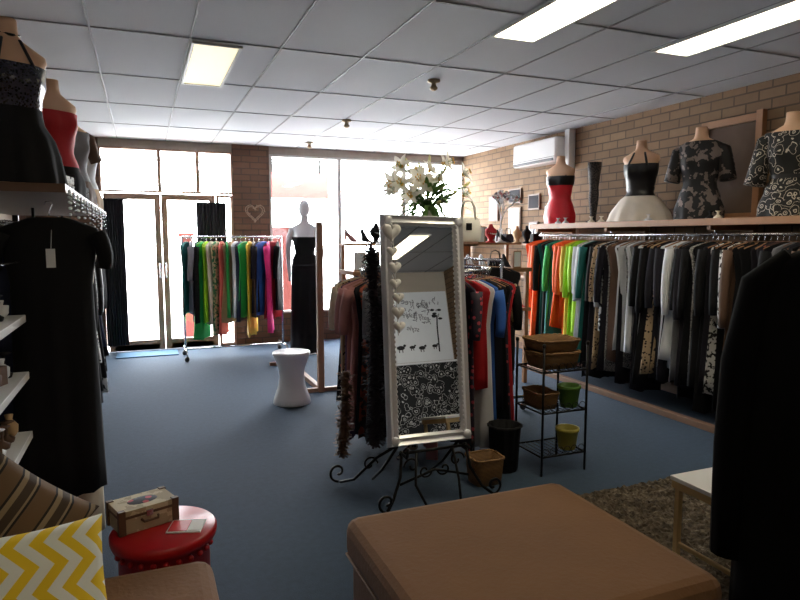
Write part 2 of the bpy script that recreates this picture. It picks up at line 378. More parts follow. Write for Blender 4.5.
mb.box(4.66,4.665,3.72,4.2,1.7,2.44,M('frame_backing',(92,74,62),.8)); mb.obj('wooden_picture_frame',None,.004)
mb=MB()
for y in(5.75,5.62,5.2,5.05,4.42,3.75,3.68):
    mb.at(4.22,y,1.636,ru(0,3)); c=cols[random.choice(['white','black','dusty','cream'])]
    mb.lathe([(.03,0),(.035,.02),(.01,.04),(.01,.06),(.025,.07)],c,12)
mb.obj('shelf_trinkets')
mb=MB(); mb.box(4.49,4.69,6.2,7.12,2.38,2.67,whiteg); ac=mb.obj('air_conditioner',None,.03)
mb=MB(); mb.box(4.478,4.492,6.24,7.08,2.395,2.425,M('vent_dark',(70,74,80),.5)); mb.box(4.484,4.492,6.22,7.1,2.44,2.445,CACHE['vent_dark'])
mb.box(4.6,4.69,6.1,6.18,2.3,2.74,white); o=mb.obj('louvre',ac)
# ------------------------------------------------------------ rolling rack at the window
def hrack(name,p0,p1,z,seq,sp,l0,l1,W=.2,low=.12,wheels=True,turn=(-.5,.1)):
    root=empty(name); p0=Vector(p0);p1=Vector(p1); d=(p1-p0); L=d.length; d.normalize(); n=Vector((-d.y,d.x)); ang=math.atan2(n.y,n.x)
    mb=MB(); V=lambda t,o,zz:(p0.x+d.x*t+n.x*o,p0.y+d.y*t+n.y*o,zz)
    mb.tube([V(0,0,z),V(L,0,z)],.013,chrome,8)
    for t in(.0,L):
        mb.tube([V(t,0,z+.01),V(t,0,low)],.012,chrome,8); mb.tube([V(t,-.24,low),V(t,.24,low)],.012,chrome,8)
        for o in(-.24,.24):
            mb.tube([V(t,o,low),V(t,o,.05)],.008,chrome); mb.ell(V(t,o,.035),.03,.03,.034,M('castor',(40,40,42),.5))
    mb.tube([V(0,0,low),V(L,0,low)],.01,chrome,8); mb.obj('frame',root)
    mb=MB(); t=.05; i=0
    while t<L-.04:
        c=seq[i%len(seq)]; i+=1
        garment(mb,p0.x+d.x*t,p0.y+d.y*t,z,ang+ru(*turn),ru(l0,l1),ru(W*.9,W*1.1),cols[c],ru(.8,1.2),sleeve=.4 if R()<.2 else 0); t+=ru(sp*.85,sp*1.2)
    mb.obj('hanging_clothes',root); return root
hrack('rolling_clothes_rack',(.45,8.1),(1.66,8.1),1.5,['teal','grey','black','green','lime','cream','gflor','coral','green','tan','white','navy','green','yellow','brown','dark','blue','pink','red','black','teal','green','green'],.056,.9,1.28,turn=(-.8,-.1))
mb=MB().at(1.93,7.95,1.0,-.3)
bust(mb,mwhite); mb.ell((0,-.01,.86),.075,.09,.11,mwhite,16,10)
for s in(-1,1): mb.tube([(s*.15,0,.61),(s*.19,0,.5),(s*.21,.02,.33),(s*.2,-.02,.12),(s*.19,-.05,.02),(s*.19,-.06,-.06)],[.045,.04,.034,.028,.022,.012],mwhite,10)
cloth(mb,blackfab,.1,.50,.01)
rs=[]
for i in range(12):
    t=i/11; z=.15+(-1.0+.03-.15)*t; rs.append([((.17+.03*t)*cos(a)*(1+.05*t*sin(9*a)),(.12+.04*t)*sin(a)*(1+.05*t*sin(9*a)),z) for a in [2*pi*k/54 for k in range(54)]])
mb.loft(rs,blackfab); mb.at(1.93,7.95,0); mb.lathe([(.19,0),(.19,.012),(.02,.02)],chrome,20); mb.obj('dressed_mannequin')
mb=MB(); mb.box(1.53,1.59,5.82,5.88,.0,1.64,pwood); mb.box(1.53,1.58,5.88,7.3,0,.05,pwood); mb.box(1.3,1.75,5.84,5.88,0,.04,pwood); mb.box(1.33,1.75,7.26,7.3,0,.04,pwood); mb.obj('wooden_garment_stand',None,.004)
mb=MB().at(1.21,5.55,0); mb.lathe([(.165,0),(.17,.01),(.158,.06),(.125,.15),(.11,.24),(.122,.33),(.155,.42),(.17,.455),(.168,.47),(.15,.476),(.0,.478)],whiteg,32); mb.obj('hourglass_stool')
def heart_pts(s,n=28): return [(s*16*sin(t)**3/17, s*(13*cos(t)-5*cos(2*t)-2*cos(3*t)-cos(4*t))/17) for t in [2*pi*k/n for k in range(n+1)]]
mb=MB()
for s in(.14,.11): mb.tube([(1.46+a,8.86,1.84+b) for a,b in heart_pts(s)],.005,M('wire_heart',(170,146,128),.6),5)
for k in range(30):
    a,b=heart_pts(.125)[k%28]; mb.tube([(1.46+a,8.86,1.84+b),(1.46+a+ru(-.03,.03),8.85,1.84+b+ru(-.03,.03))],.003,CACHE['wire_heart'],4)
mb.obj('wire_heart')
# ------------------------------------------------------------ centre: round rack
CX,CY=1.88,4.12
root=empty('round_clothes_rack'); mb=MB()
RR=.46; RZ=1.27
mb.tube([(CX+RR*cos(a),CY+RR*sin(a),RZ) for a in [2*pi*k/32 for k in range(33)]],.012,chrome,8)
mb.tube([(CX,CY,.03),(CX,CY,1.44)],.025,chrome,10)
for k in range(4):
    a=pi/4+k*pi/2; mb.tube([(CX,CY,.06),(CX+.5*cos(a),CY+.5*sin(a),.03)],.015,chrome); mb.tube([(CX,CY,RZ),(CX+RR*cos(a),CY+RR*sin(a),RZ)],.01,chrome)
mb.lathe([(0.01,1.44),(.36,1.44),(.365,1.45),(.36,1.465),(.01,1.466)],dwood,36,CX,CY-.03); mb.obj('frame',root)
mb=MB()
left=['dusty','dark','rust','grey','black','flor','cream','leo','purple','dusty']; right=['flor','red','dark','white','blue','navy','flor','black','purple','leo','dark']; fr=['black','flor','red','white','blue','dark']
N=56
for k in range(N):
    a=2*pi*k/N; ca=cos(a)
    seq=left if ca<-.25 else right if sin(a)>-.6 else fr
    c=seq[k%len(seq)]
    garment(mb,CX+RR*cos(a),CY+RR*sin(a),RZ,a+ru(-.15,.15),ru(.95,1.2) if ca<-.25 else ru(.75,1.18),.19,cols[c],ru(.8,1.1),sleeve=.3 if R()<.3 else 0,d=.018)
mb.obj('hanging_clothes',root)
mb=MB()
for i in range(9):
    a=2.3+i*.3; mb.at(CX+.31*cos(a),CY-.03+.31*sin(a),1.467); c=cols[random.choice(['black','dark','white','dusty','black'])]
    mb.lathe([(.03,0),(.03,.01),(.008,.02),(.01,.06),(.04,.09),(.03,.12),(.008,.14)],c,12)
mb.obj('jewellery_stands',root)
hrack('clothes_rack',(2.78,4.55),(2.78,5.2),1.3,['black','dark','flor','black','navy','black','rust','black'],.05,.9,1.1)
def boa(name,path,r,m,n=900,w=.006,par=None):
    mb=MB(); path=[Vector(p) for p in path]
    mb.tube(path,r*.35,m,8)
    for i in range(n):
        t=R()*(len(path)-1); k=int(t); q=path[k].lerp(path[min(k+1,len(path)-1)],t-k); d=Vector((ru(-1,1),ru(-1,1),ru(-.9,.5))).normalized()*r*ru(.6,1.1); e=d.cross(Vector((0,0,1))).normalized()*w
        mb.add([q-e,q+e,q+d+e*.8,q+d-e*.8],[(0,1,2,3)],m)
    return mb.obj(name,par)
boa('feather_boa',[(1.25,3.5,1.42),(1.24,3.46,1.3),(1.25,3.44,1.0),(1.24,3.44,.7),(1.25,3.42,.42),(1.24,3.42,.3)],.075,M('purple_black_feather',(36,30,44),.9),2200,.008,root)
boa('ruffled_scarf',[(1.15,3.72,.66),(1.14,3.7,.45),(1.13,3.7,.28),(1.12,3.7,.14)],.06,cols['brown'],500,.012,root)
# ------------------------------------------------------------ mirror on iron easel
tilt=radians(8.5); mir=empty('cheval_mirror'); MXC=1.498
W2,HH=.262,1.325
Mt=Matrix.Translation((MXC,3.2,.315))@Matrix.Rotation(-tilt,4,'X')@Matrix.Rotation(radians(1.2),4,'Y')
fm=M('silver_white_frame',(216,216,222),.3,.3,var=.05)
mb=MB(); mb.M=Mt
def prism(mb,x0,x1,z0,z1,w,m):
    prof_=[(0,0),(-.035,.012),(-.02,.03),(-.032,.05),(-.012,w),(0.015,w),(.015,0)]
    cs=lambda ins:[(x0+ins,z0+ins),(x1-ins,z0+ins),(x1-ins,z1-ins),(x0+ins,z1-ins)]
    rings=[[(cs(ins)[k][0],d,cs(ins)[k][1]) for d,ins in prof_] for k in range(4)]
    rings.append(rings[0]); mb.loft(rings,m,False,False,False)
prism(mb,-W2,W2,0,HH,.062,fm)
for sx in(-1,1):
    for z in(.035,HH-.035):
        mb.ell((sx*(W2-.035),-.03,z),.028,.012,.028,fm,10,6)
for k in range(44):
    t=k/43
    for sx in(-1,1): mb.ell((sx*(W2-.055),-.028,.06+t*(HH-.12)),.006,.006,.009,fm,6,4)
mb.box(-W2+.01,W2-.01,.012,.03,.01,HH-.01,dwood)
mb.obj('mirror_frame',mir)
gm_,nt,b=base('mirror_glass'); b.inputs['Metallic'].default_value=1; b.inputs['Roughness'].default_value=.01; b.inputs['Base Color'].default_value=(.86,.88,.88,1)
mb=MB(); mb.M=Mt; mb.box(-W2+.055,W2-.055,-.004,.008,.055,HH-.055,gm_); mb.obj('mirror_pane',mir)
mb=MB()
def spiral(cx,cz,r0,turn,st,y,dirn=1,n=26):
    return [(cx+dirn*r0*(1-.8*t)*cos(st+turn*t),y,cz+r0*(1-.8*t)*sin(st+turn*t)) for t in [k/n for k in range(n+1)]]
C=MXC
for sx in(-1,1):
    X=C+sx*.2
    mb.tube([(X,3.15,.31),(X+sx*.02,3.12,.17),(X+sx*.08,3.08,.06),(X+sx*.13,3.04,.02)],.009,iron,8)
    mb.tube(spiral(X+sx*.13,.075,.055,6.5,-pi/2,3.04,sx),.008,iron,6)
    mb.tube([(X,3.22,.31),(X,3.36,.9),(X,3.42,1.2)],.009,iron,8)
    mb.tube([(X,3.22,.31),(X-.02,3.4,.12),(X-.04,3.52,.02)],.009,iron,8)
    mb.tube([(X,3.17,.295),(X,3.07,.295),(X,3.06,.35)],.009,iron,8)
    mb.tube(spiral(X-sx*.06,.22,.05,6.5,0,3.14,sx),.006,iron,6)
    mb.tube(spiral(C+sx*.06,.18,.045,6.0,pi,3.14,sx),.006,iron,6)
    mb.tube([(C+sx*.115,3.14,.29),(C+sx*.135,3.1,.12),(C+sx*.1,3.0,.015)],.008,iron,8)
mb.tube([(1.3,3.24,.31),(1.22,3.34,.22),(1.12,3.46,.06),(1.06,3.55,.02)],.009,iron,8)
mb.tube(spiral(1.05,.08,.06,6.5,-pi/2,3.56,-1),.008,iron,6)
mb.tube(spiral(1.19,.17,.05,6.2,0,3.38,1),.006,iron,6)
mb.tube([(C-.215,3.15,.295),(C+.215,3.15,.295)],.009,iron,8); mb.tube([(C-.215,3.14,.12),(C,3.14,.18),(C+.215,3.14,.12)],.008,iron,8)
mb.tube([(C-.2,3.42,1.2),(C+.2,3.42,1.2)],.008,iron,8)
mb.obj('iron_easel',mir)
mb=MB(); hw=M('white_hearts',(224,222,220),.7)
yy=lambda z:3.135+(z-.27)*math.tan(tilt)
zs=[1.53,1.42,1.33,1.24,1.16,1.08,1.0]
for i,z in enumerate(zs):
    s=.062 if i==0 else ru(.034,.042); x=1.31+ru(-.02,.015)+(.01 if i==0 else 0)
    pts=heart_pts(s); y0=yy(z)
    f=[(x+a*.98,y0-.014,z+b) for a,b in pts[:-1]]; g=[(x+a*.98,y0+.0,z+b) for a,b in pts[:-1]]; h=[(x+a*.6,y0-.024,z+b*.6) for a,b in pts[:-1]]
    mb.loft([g,f,h],hw)
mb.tube([(1.31,yy(1.62)-.01,1.62),(1.31,yy(.95)-.01,.95)],.002,hw,4)
mb.obj('heart_garland',mir)
# lilies in vase
fx,fy=1.83,3.97
mb=MB(); vm=M('vase_ceramic',(190,186,176),.3); mb.lathe([(.05,1.467),(.06,1.48),(.075,1.55),(.05,1.62),(.04,1.66),(.05,1.68)],vm,20,fx,fy)
lp=M('lily_petal',(250,246,236),.5,var=.03,trans=.45); ly=M('lily_yellow',(220,176,84),.6); lg=M('leaf_green',(84,118,58),.6,trans=.3); bud=M('lily_bud',(216,214,160),.6,trans=.3)
def petal(mb,c,D,l,w,m,curl=.5,roll=0):
    D=D.normalized(); s=D.cross(Vector((0,0,1)))
    if s.length<.1: s=Vector((1,0,0))
    s.normalize(); n=s.cross(D).normalized(); vs=[];fs=[]
    K=6
    for i in range(K+1):
        t=i/K; c_=c+D*(l*t)-n*(curl*l*(t**2.2)) ; ww=w*sin(pi*min(.98,t*.9+.08))
        vs+= [c_-s*ww+n*ww*.35,c_,c_+s*ww+n*ww*.35]
    for i in range(K):
        a=i*3; fs+=[(a,a+1,a+4,a+3),(a+1,a+2,a+5,a+4)]
    mb.add(vs,fs,m)
def lily(mb,c,D,s=.09):
    D=D.normalized(); a=D.cross(Vector((0,0,1)))
    if a.length<.1:a=Vector((1,0,0))
    a.normalize(); b=D.cross(a)
    for k in range(6):
        th=k*pi/3+ .2; rad=a*cos(th)+b*sin(th); dd=(D*.75+rad*.75).normalized(); side=dd.cross(D).normalized()
        vs=[];fs=[];K=6;l=s*(1 if k%2 else .92);w=s*.26
        for i in range(K+1):
            t=i/K; q=c+dd*(l*t)+rad*(l*.4*t*t)-D*(l*.3*t**3); ww=w*max(.03,sin(pi*min(1,t*.85+.12)))
            vs+=[q-side*ww+D*ww*.3,q,q+side*ww+D*ww*.3]
        for i in range(K):
            o=i*3; fs+=[(o,o+1,o+4,o+3),(o+1,o+2,o+5,o+4)]
        mb.add(vs,fs,lp)
    for k in range(5):
        th=k*1.25; e=c+D*s*.7+(a*cos(th)+b*sin(th))*s*.18; mb.tube([c,e],.0015,lg,4); mb.ell(e,.005,.005,.008,ly,6,4)
    mb.ell(c+D*.008,.014,.014,.014,ly,8,5)
neck=Vector((fx,fy,1.67)); random.seed(11)
for i in range(20):
    an=ru(0,2*pi); rr=ru(.06,.29); h=ru(.02,.34)*(1.15-rr*1.4)+.02; c=neck+Vector((rr*cos(an),rr*.7*sin(an)-.03,h)); D=Vector((cos(an)*.8,sin(an)*.6-.6,ru(-.1,.7)))
    mb.tube([neck,neck.lerp(c,.5)+Vector((0,0,.03)),c],.004,lg,5); lily(mb,c,D,ru(.07,.1))
for i in range(14):
    an=ru(0,2*pi); rr=ru(.06,.27); c=neck+Vector((rr*cos(an),rr*.7*sin(an),ru(.12,.40)-rr*.5)); mb.tube([neck,neck.lerp(c,.6)+Vector((0,0,.03)),c],.003,lg,5)
    D=(c-neck).normalized(); mb.tube([c,c+D*.03,c+D*.06,c+D*.075],[.005,.011,.009,.002],bud,7)
for i in range(70):
    an=ru(0,2*pi); D=Vector((cos(an),sin(an)*.8,ru(-.4,.9))); petal(mb,neck+Vector((0,0,ru(0,.12)))+D*.05,D,ru(.14,.28),ru(.014,.022),lg,.4)
mb.obj('lily_bouquet')
mb=MB().at(2.14,3.96,1.467,-.35)
rs=[]
for i,(z,a,b) in enumerate([(0,.08,.045),(.01,.09,.05),(.08,.095,.046),(.15,.08,.03),(.17,.07,.018)]):
    rs.append([(a*(abs(cos(t))**.6)*(1 if cos(t)>0 else -1),b*(abs(sin(t))**.6)*(1 if sin(t)>0 else -1),z) for t in [2*pi*k/24 for k in range(24)]])
wl=M('white_leather',(226,224,220),.4,var=.03); mb.loft(rs,wl)
for s in(-1,1): mb.tube([(-.05,s*.02,.15),(-.045,s*.022,.24),(-.025,s*.022,.285),(.025,s*.022,.285),(.045,s*.022,.24),(.05,s*.02,.15)],.006,wl,8)
mb.box(-.02,.02,-.052,-.044,.08,.13,blackfab); mb.obj('white_handbag')
# ------------------------------------------------------------ display counter behind
root=empty('display_table'); mb=MB()
mb.box(1.75,3.66,5.4,5.85,1.15,1.19,wood); mb.box(1.75,3.66,5.4,5.85,.75,.78,wood)
mb.box(1.75,3.66,5.6,5.85,1.42,1.44,wood)
for x in(1.77,2.7,3.6):
    mb.box(x,x+.03,5.8,5.84,1.19,1.42,wood)
    for y in(5.42,5.79): mb.box(x,x+.04,y,y+.04,0,1.15,wood)
mb.obj('table_frame',root,.003)
mb=MB(); random.seed(5)
for zz,y_ in((1.19,5.48),(1.44,5.72),(.78,5.5)):
  x=1.84
  while x<3.6:
    k=random.choice((0,1,1,2,3)); mb.at(x,y_,zz,ru(-.6,.6)); c=cols[random.choice(['black','black','dark','white','red','black','brown','dusty'])]
    if k==0:
        mb.lathe([(.05,0),(.055,.01),(.025,.02),(.025,.04),(.055,.08),(.065,.11),(.055,.14),(.025,.16),(.02,.19),(.0,.195)],c,16)
        for q in range(10): mb.ell((.05*cos(pi+q*pi/9),.05*sin(pi+q*pi/9)-.012,.11-.02*sin(q*pi/9)),.008,.008,.008,white,6,4)
    elif k==1:
        mb.loft([[(.03*cos(t),-.1+.02*sin(t),.012) for t in [2*pi*q/10 for q in range(10)]],[(.034*cos(t),-.03,.03+.022*sin(t)) for t in [2*pi*q/10 for q in range(10)]],[(.025*cos(t),.05,.08+.022*sin(t)) for t in [2*pi*q/10 for q in range(10)]],[(.02*cos(t),.09,.11+.028*sin(t)) for t in [2*pi*q/10 for q in range(10)]]],c)
        mb.tube([(0,.085,.1),(0,.09,0)],[.014,.005],c,6)
    elif k==2:
        mb.box(-.07,.07,-.03,.03,0,.1,c); mb.tube([(-.05,0,.1),(-.04,0,.16),(0,0,.18),(.04,0,.16),(.05,0,.1)],.006,c,6)
    else:
        mb.box(-.05,.05,-.02,.02,0,.17,wood); mb.box(-.04,.04,-.024,-.02,.01,.16,white)
    x+=ru(.11,.15)
mb.obj('display_items',root)
mb=MB(); wt=M('white_wire',(220,220,224),.4)
def branch(p,d,l,r,n):
    q=p+d*l; mb.tube([p,p.lerp(q,.5)+Vector((ru(-.01,.01),0,.01)),q],r,wt,5)
    if n:
        for k in range(3): branch(q,(d+Vector((ru(-.8,.8),ru(-.6,.6),ru(-.2,.5)))).normalized(),l*.68,r*.7,n-1)
    else: mb.ell(q,.014,.014,.014,random.choice([wt,cols['dusty'],cols['grey']]),6,4)
mb.lathe([(.06,1.44),(.06,1.45),(.01,1.465)],wt,16,3.48,5.72); branch(Vector((3.48,5.72,1.45)),Vector((0,0,1)),.2,.007,4); mb.obj('wire_jewellery_tree',root)
mb=MB()
for y,z,h,w,c in((6.55,1.75,.3,.22,'white'),(6.9,1.95,.2,.25,'dark'),(7.35,1.7,.4,.3,'cream'),(7.9,1.9,.35,.25,'grey'),(6.9,1.6,.2,.2,'white'),(7.35,2.05,.2,.3,'dark')):
    mb.box(4.675,4.698,y-w/2,y+w/2,z-h/2,z+h/2,dwood); mb.box(4.67,4.676,y-w/2+.02,y+w/2-.02,z-h/2+.02,z+h/2-.02,cols[c])
mb.obj('picture_frames',None,.002)
mb=MB(); mb.box(4.3,4.68,6.3,8.6,1.0,1.03,wood); mb.box(4.3,4.68,6.3,8.6,1.4,1.42,wood)
for y in(6.32,8.56): mb.box(4.3,4.68,y,y+.03,0,1.42,wood)
wsh=mb.obj('wall_shelving',None,.003)
mb=MB(); y=6.45
while y<8.5:
    mb.at(4.42,y,1.42,ru(-.5,.5)); c=cols[random.choice(['black','white','dusty','red','dark','tan'])]
    if R()<.5: mb.box(-.06,.06,-.04,.04,0,.12,c); mb.tube([(-.04,0,.12),(-.03,0,.19),(.03,0,.19),(.04,0,.12)],.006,c,6)
    else: mb.lathe([(.05,0),(.055,.01),(.02,.03),(.055,.1),(.06,.14),(.02,.18),(.015,.22)],c,14)
    y+=ru(.16,.22)
mb.obj('shelf_accessories',wsh)
# ------------------------------------------------------------ wire rack with baskets
root=empty('wire_shelf_rack')
mb=MB(); x0,x1,y0,y1=2.27,2.6,3.2,3.5
for x in(x0,x1):
    for y in(y0,y1):
        mb.tube([(x,y,.0),(x,y,.82)],.008,iron,8)
        mb.ell((x,y,.83),.013,.013,.016,iron,8,6)
for z in(.12,.4,.66):
    for a,b in(((x0,y0),(x1,y0)),((x0,y1),(x1,y1)),((x0,y0),(x0,y1)),((x1,y0),(x1,y1))): mb.tube([(a[0],a[1],z),(b[0],b[1],z)],.006,iron)
    for k in range(1,9): mb.tube([(x0+(x1-x0)*k/9,y0,z),(x0+(x1-x0)*k/9,y1,z)],.0025,iron,4)
    for k in range(6):
        cx=x0+.03+(x1-x0-.06)*k/5; mb.tube([(cx+.024*cos(t),y0,z+.03+.024*sin(t)) for t in [2*pi*q/10 for q in range(11)]],.0025,iron,4)
mb.obj('wire_frame',root)
def basket(name,x,y,z,w,d,h,m,par=None,n=32):
    mb=MB().at(x,y,z); rs=[]
    sq=lambda a,e:(abs(a)**e)*(1 if a>0 else -1)
    for zz,k in((0,.86),(h*.3,.92),(h*.6,.96),(h,1),(h,.93),(h*.5,.88),(.012,.8)):
        rs.append([(w/2*k*sq(cos(t),.4),d/2*k*sq(sin(t),.4),zz) for t in [2*pi*q/n for q in range(n)]])
    mb.loft(rs,m); mb.tube([(w/2*sq(cos(t),.4),d/2*sq(sin(t),.4),h+.003*sin(14*t)) for t in [2*pi*q/48 for q in range(49)]],.008,m,6); return mb.obj(name,par)
basket('wicker_tray',2.43,3.34,.67,.3,.26,.1,wicker,root); basket('wicker_lid',2.435,3.36,.775,.31,.27,.07,wicker,root); basket('wicker_basket',1.9,3.27,0,.2,.18,.16,wicker)
basket('small_basket',2.36,3.36,.407,.15,.24,.1,wicker,root)
def pot(name,x,y,z,m):
    mb=MB().at(x,y,z); mb.lathe([(.05,0),(.055,.005),(.07,.12),(.076,.12),(.076,.14),(.066,.14),(.06,.06),(.0,.05)],m,24); mb.obj(name,root)
pot('green_pot',2.525,3.28,.407,M('pot_green',(100,146,56),.5)); pot('yellow_pot',2.52,3.28,.127,M('pot_yellow',(176,164,70),.5))
mb=MB().at(2.12,3.4,0)
mb.loft([[(r*cos(a)*(1+.03*cos(12*a)),r*sin(a)*(1+.03*cos(12*a)),z) for a in [2*pi*k/72 for k in range(72)]] for r,z in((.08,0),(.085,.01),(.1,.28),(.11,.285),(.11,.3),(.095,.3),(.085,.05),(.01,.04))],blackfab); mb.obj('black_waste_bin')
# ------------------------------------------------------------ FRONT furniture
suede=M('brown_suede',(118,82,50),.9,var=.12,sc=5,bp=.25,sheen=.1)
ot=empty('ottoman'); mb=MB(); mb.box(.68,1.60,1.32,2.14,.1,.31,suede); mb.obj('base',ot,.02)
mb=MB(); mb.box(.66,1.63,1.31,2.18,.3,.46,suede); mb.obj('cushion_top',ot,.05)
mb=MB(); mb.tube([(.67,1.32,.31),(1.62,1.32,.31),(1.62,2.17,.31),(.67,2.17,.31),(.67,1.32,.31)],.006,suede,6); mb.obj('piping',ot)
mb=MB()
for x in(.72,1.55):
    for y in(1.37,2.07): mb.box(x-.03,x+.03,y-.03,y+.03,0,.1,dwood)
mb.obj('feet',ot)
sofa=empty('sofa'); mb=MB(); mb.box(-.85,.16,.7,2.1,.08,.28,suede); mb.obj('base',sofa,.03)
mb=MB(); mb.box(-.62,.18,.72,2.13,.27,.43,suede); mb.obj('seat_cushion',sofa,.05)
mb=MB(); mb.box(-1.0,-.62,.7,2.1,.1,.8,suede); mb.obj('backrest',sofa,.07)
mb=MB()
for x in(-.8,.1):
    for y in(.78,2.0): mb.box(x-.03,x+.03,y-.03,y+.03,0,.08,dwood)
mb.obj('feet',sofa)
def pillow(name,loc,w,h,t,m,rot):
    mb=MB(); n=20; vs=[];fs=[]
    for s in(1,-1):
        for i in range(n+1):
            for j in range(n+1):
                u=i/n*2-1;v=j/n*2-1; th=t*max(0,(1-u**4)*(1-v**4))**.45
                x=u*w/2*(1-.07*(1-v*v)); z=v*h/2*(1-.07*(1-u*u))
                vs.append((x,s*th/2,z))
    N=(n+1)**2
    for s in(0,1):
        for i in range(n):
            for j in range(n):
                a=s*N+i*(n+1)+j; q=(a,a+n+1,a+n+2,a+1); fs.append(q if s else q[::-1])
    mb.add(vs,fs,m); o=mb.obj(name,sofa); o.location=loc; o.rotation_euler=rot; return o
def chevron():
    m,nt,b=base('chevron_yellow'); co=objc(nt); sp=nt.nodes.new('ShaderNodeSeparateXYZ'); nt.links.new(co,sp.inputs[0])
    def ma(op,a,c=None):
        n=nt.nodes.new('ShaderNodeMath'); n.operation=op
        for i,s in enumerate((a,c)):
            if s is None: continue
            if hasattr(s,'links'): nt.links.new(s,n.inputs[i])
            else: n.inputs[i].default_value=s
        return n.outputs[0]
    z=ma('ABSOLUTE',ma('SUBTRACT',ma('FRACT',ma('MULTIPLY',ma('ADD',sp.outputs[2],5.),8.)),.5))
    f=ma('FRACT',ma('MULTIPLY',ma('ADD',ma('ADD',sp.outputs[0],5.),ma('MULTIPLY',z,.11)),15.))
    nt.links.new(ramp(nt,f,[(0,lin((232,196,24))),(.5,lin((228,230,222)))],True),b.inputs['Base Color']); b.inputs['Roughness'].default_value=.8; return m
def stripes():
    m,nt,b=base('brown_stripe'); co=objc(nt); sp=nt.nodes.new('ShaderNodeSeparateXYZ'); nt.links.new(co,sp.inputs[0])
    n=nt.nodes.new('ShaderNodeMath'); n.operation='MULTIPLY'; n.inputs[1].default_value=9; nt.links.new(sp.outputs[0],n.inputs[0])
    n2=nt.nodes.new('ShaderNodeMath'); n2.operation='FRACT'; nt.links.new(n.outputs[0],n2.inputs[0])
    a=lin((108,84,60));c=lin((68,54,42));d=lin((142,124,98)); k=lin((34,30,28))
    nt.links.new(ramp(nt,n2.outputs[0],[(0,a),(.3,k),(.36,d),(.5,c),(.72,d),(.78,k),(.84,a)],True),b.inputs['Base Color']); b.inputs['Roughness'].default_value=.85; return m
pillow('chevron_cushion',(-.31,1.76,.575),.40,.38,.13,chevron(),(radians(-40),radians(2),radians(12)))
pillow('striped_cushion',(-.395,2.04,.645),.36,.36,.15,stripes(),(radians(-14),radians(42),radians(10)))
# red drum table
redm=M('red_lacquer',(170,14,22),.35,var=.05)
mb=MB().at(.035,2.35,0,0,0,0,1); mb.lathe([(.16,0),(.17,.02),(.157,.04),(.157,.40),(.18,.415),(.184,.43),(.184,.445),(.175,.455),(.0,.455)],redm,40)
for k in range(24):
    a=2*pi*k/24; mb.ell((.16*cos(a),.16*sin(a),.385),.012,.012,.012,redm,6,4)
mb.obj('red_drum_table')
mb=MB().at(-.035,2.41,.457,.35); tanp=P('vintage_paper',(166,150,122),(198,184,154),'noise',14,.5); lea=M('box_leather',(84,58,40),.6)
mb.box(-.1,.1,-.065,.065,0,.06,tanp); mb.box(-.103,.103,-.068,.068,.064,.085,tanp)
for sx in(-1,1):
    for sy in(-1,1): mb.box(sx*.095-.012,sx*.095+.012,sy*.061-.01,sy*.061+.01,0,.088,lea)
mb.box(-.104,.104,-.069,.069,.056,.066,lea)
mb.tube([(-.03,-.071,.045),(-.025,-.086,.04),(.025,-.086,.04),(.03,-.071,.045)],.005,lea,6); mb.box(-.012,.012,-.073,-.067,.05,.072,chrome)
mb.ell((0.0,0,.085),.055,.035,.002,cols['flor'],16,4); mb.obj('vintage_keepsake_box',None,.003)
mb=MB().at(.11,2.31,.457,-.3); mb.box(-.06,.06,-.05,.05,0,.004,M('paper_white',(224,224,224),.6)); mb.box(-.055,.01,-.042,.042,.004,.006,M('paper_red',(200,40,44),.5)); mb.box(.015,.055,-.04,.04,.004,.0055,P('print_text',(230,230,230),(120,120,130),'hstripe',40,.5)); mb.obj('magazine')
# rug
rugm,nt,b=base('shag_rug'); co=objc(nt); f=noise(nt,co,30,4); g=noise(nt,co,7,3)
c=ramp(nt,f,[(.3,lin((44,36,30))),(.5,lin((90,78,62))),(.7,lin((150,138,118)))]); nt.links.new(mixc(nt,g,c,lin((64,54,44))),b.inputs['Base Color']); b.inputs['Roughness'].default_value=.95
mb=MB(); nx,ny=150,120; X0,X1,Y0,Y1=1.75,3.7,1.4,2.86; vs=[];fs=[]
for i in range(nx+1):
    for j in range(ny+1):
        e=0 if i in(0,nx) or j in(0,ny) else 1; vs.append((X0+(X1-X0)*i/nx+ru(-.006,.006),Y0+(Y1-Y0)*j/ny+ru(-.006,.006),.001+e*ru(.006,.026)))
for i in range(nx):
    for j in range(ny):
        a=i*(ny+1)+j; fs.append((a,a+ny+1,a+ny+2,a+1))
mb.add(vs,fs,rugm,False); mb.obj('shag_rug')
mb=MB(); tw=M('table_birch',(196,168,120),.5)
mb.box(2.15,2.65,1.56,2.06,.42,.44,whiteg); mb.box(2.155,2.645,1.565,2.055,.385,.42,tw)
for x in(2.165,2.61):
    for y in(1.575,2.02): mb.box(x,x+.025,y,y+.025,.028,.385,tw)
mb.box(2.17,2.185,1.6,2.02,.12,.14,tw); mb.obj('side_table',None,.003)
